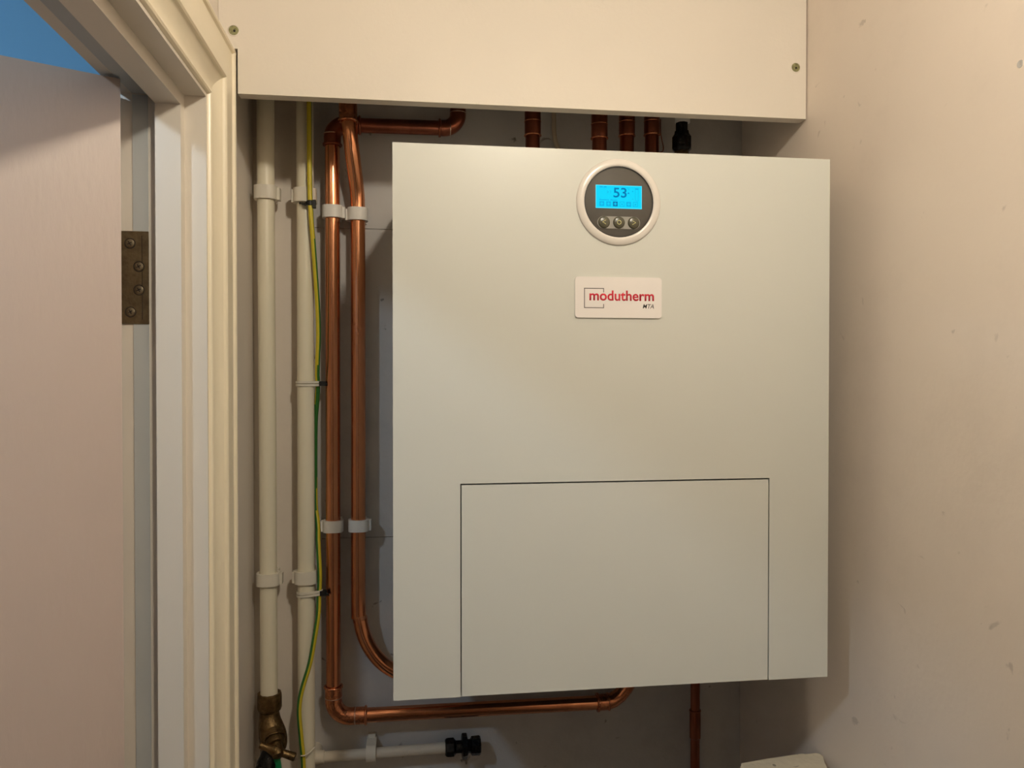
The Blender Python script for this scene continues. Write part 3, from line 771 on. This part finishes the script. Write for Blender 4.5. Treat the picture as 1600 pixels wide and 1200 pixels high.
def cable_tie(z, wx, wy, label, mat='clip_cream', double=False, tilt=0.0, head=(0.004, 0.0)):
    """strap round cream pipe and wire with a small black head"""
    t = tag(empty('cable_tie', (-0.152, -0.036, z)), label, 'cable tie', 'cable ties on the wire')
    bx, by, br = -0.1548, -0.036, 0.0132
    ring_pts = []
    for k in range(28):
        a = 2 * PI * k / 28
        p1 = Vector((bx + br * math.cos(a), by + br * math.sin(a)))
        p2 = Vector((wx + 0.0043 * math.cos(a), wy + 0.0043 * math.sin(a)))
        d = Vector((math.cos(a), math.sin(a)))
        ring_pts.append(p1 if p1.dot(d) >= p2.dot(d) else p2)
    zs = (0.0021, -0.0021) if double else (0.0,)
    for dz in zs:
        bm = bmesh.new()
        rows = []
        for k, p_ in enumerate(ring_pts):
            a = 2 * PI * k / 28
            q_ = p_ + Vector((math.cos(a), math.sin(a))) * 0.0012
            zc = z + dz + tilt * (p_.x - bx)
            rows.append([bm.verts.new((p_.x, p_.y, zc - 0.0018)), bm.verts.new((q_.x, q_.y, zc - 0.0016)), bm.verts.new((q_.x, q_.y, zc + 0.0016)), bm.verts.new((p_.x, p_.y, zc + 0.0018))])
        for k in range(28):
            for j in range(4):
                bm.faces.new((rows[k][j], rows[k][(j + 1) % 4], rows[(k + 1) % 28][(j + 1) % 4], rows[(k + 1) % 28][j]))
        obj('strap', bm, mat, t, smooth=35)
    hx, hy, hz = wx + 0.0046 + head[0], wy - 0.001, z + head[1]
    obj('head', B(hx - 0.0050, hx + 0.0050, hy - 0.0046, hy + 0.004, hz - 0.0036, hz + 0.0036), 'black', t, bevel=0.0014)
    obj('tail', tube([(hx + 0.002, hy - 0.002, hz), (hx + 0.006, hy - 0.003, hz - 0.001), (hx + 0.0085, hy - 0.002, hz - 0.004)], [0.0022, 0.0018, 0.0008], 6), 'black', t, smooth=40)
    keep(t)
    return t
cable_tie(1.6465, -0.1380, -0.0360, 'double looped cable tie halfway down the wire, clear of any clip', double=True)
cable_tie(1.3315, -0.1350, -0.0440, 'cable tie on the wire just under the lower pipe clip', double=True, tilt=0.10, head=(0.002, 0.0015))
# black tie at the top, knotted over the wire
t = tag(empty('cable_tie', (-0.1445, -0.057, 1.912)), 'black cable tie bunched over the wire just under the upper pipe clip', 'cable tie', 'cable ties on the wire')
obj('strap', lathe((-0.1446, -0.0573, 1.9085), (0, 0, 1), [(0, 0.0040), (0.0008, 0.0050), (0.0066, 0.0054), (0.0076, 0.0042)], 14), 'black', t, smooth=40)
obj('head', B(-0.1412, -0.1362, -0.0620, -0.0545, 1.9050, 1.9165), 'black', t, bevel=0.0014)
obj('tail', tube(spline([(-0.1485, -0.0600, 1.9120), (-0.1520, -0.0570, 1.9110), (-0.1560, -0.0520, 1.9125), (-0.1610, -0.0508, 1.9135)], 4), [0.0030] * 5 + [0.0024] * 4 + [0.0014] * 4, 8), 'black', t, smooth=40)
keep(t)
t = tag(obj('cable_tie', tube(spline([(-0.1600, -0.0600, 1.0965), (-0.1555, -0.0612, 1.0970), (-0.1500, -0.0560, 1.0972), (-0.1450, -0.0480, 1.0985), (-0.1415, -0.0450, 1.1010)], 5), 0.0010, 6), 'clip_cream', smooth=40), 'thin pale cable tie low on the wire above the capped pipe', 'cable tie', 'cable ties on the wire')

# ------------------------------------------------------------------ boxed post in the corner
pts = [(0.4240, -0.2790), (0.4310, -0.2668), (0.4700, -0.2600), (0.5230, -0.2530), (0.5262, -0.2552), (0.5420, -0.2545), (0.5462, -0.2570), (0.5464, -0.2650), (0.5400, -0.2800), (0.5320, -0.3050), (0.5280, -0.3900), (0.5260, -0.3960), (0.4200, -0.4020), (0.4170, -0.3980)]
bm = prism(pts, 'z', 0.0, 1.150)
tag(obj('timber_post', bm, 'timber', bevel=0.0018), 'old cream painted post with chipped top in the corner below the unit', 'post')

# ------------------------------------------------------------------ lamps (out of view), one an added hall fill
def bulb_lamp(loc, mat, label, r=0.036):
    L_ = tag(empty('bulb_lamp', loc), label, 'lamp')
    x, y, z = loc
    prof = [(-r * math.cos(PI * k / 14), max(0.0006, r * math.sin(PI * k / 14))) for k in range(12)] + [(r * 0.95, 0.0145)]
    obj('bulb', lathe((x, y, z), (0, 0, 1), prof, 24), mat, L_, smooth=60)
    obj('shade', ring((x, y, z), (0, 0, 1), [(0.012, 0.062), (0.020, 0.060), (r + 0.004, 0.024), (r + 0.004, 0.018), (r + 0.001, 0.018), (0.016, 0.0575), (0.012, 0.060)], 40), 'white', L_, smooth=40)  # shade added to block upward light and cut ceiling bounce
    obj('holder', lathe((x, y, z + r * 0.96), (0, 0, 1), [(0, 0.0165), (0.02, 0.018), (0.03, 0.020), (CEIL - z - r * 0.96 - 0.012, 0.022), (CEIL - z - r * 0.96 - 0.010, 0.045), (CEIL - z - r * 0.96 - 0.0005, 0.048)], 24), 'white', L_, smooth=40)
    keep(L_)
bulb_lamp(LAMP, 'bulb', 'warm bulb under a small white shade on the cupboard ceiling')
bulb_lamp(HALL, 'bulb_hall', 'cool bulb under a small white shade in the hall opposite the doorway')
bulb_lamp(HALL_FILL, 'bulb_far', 'cool bulb under a small white shade near the blue hall wall')
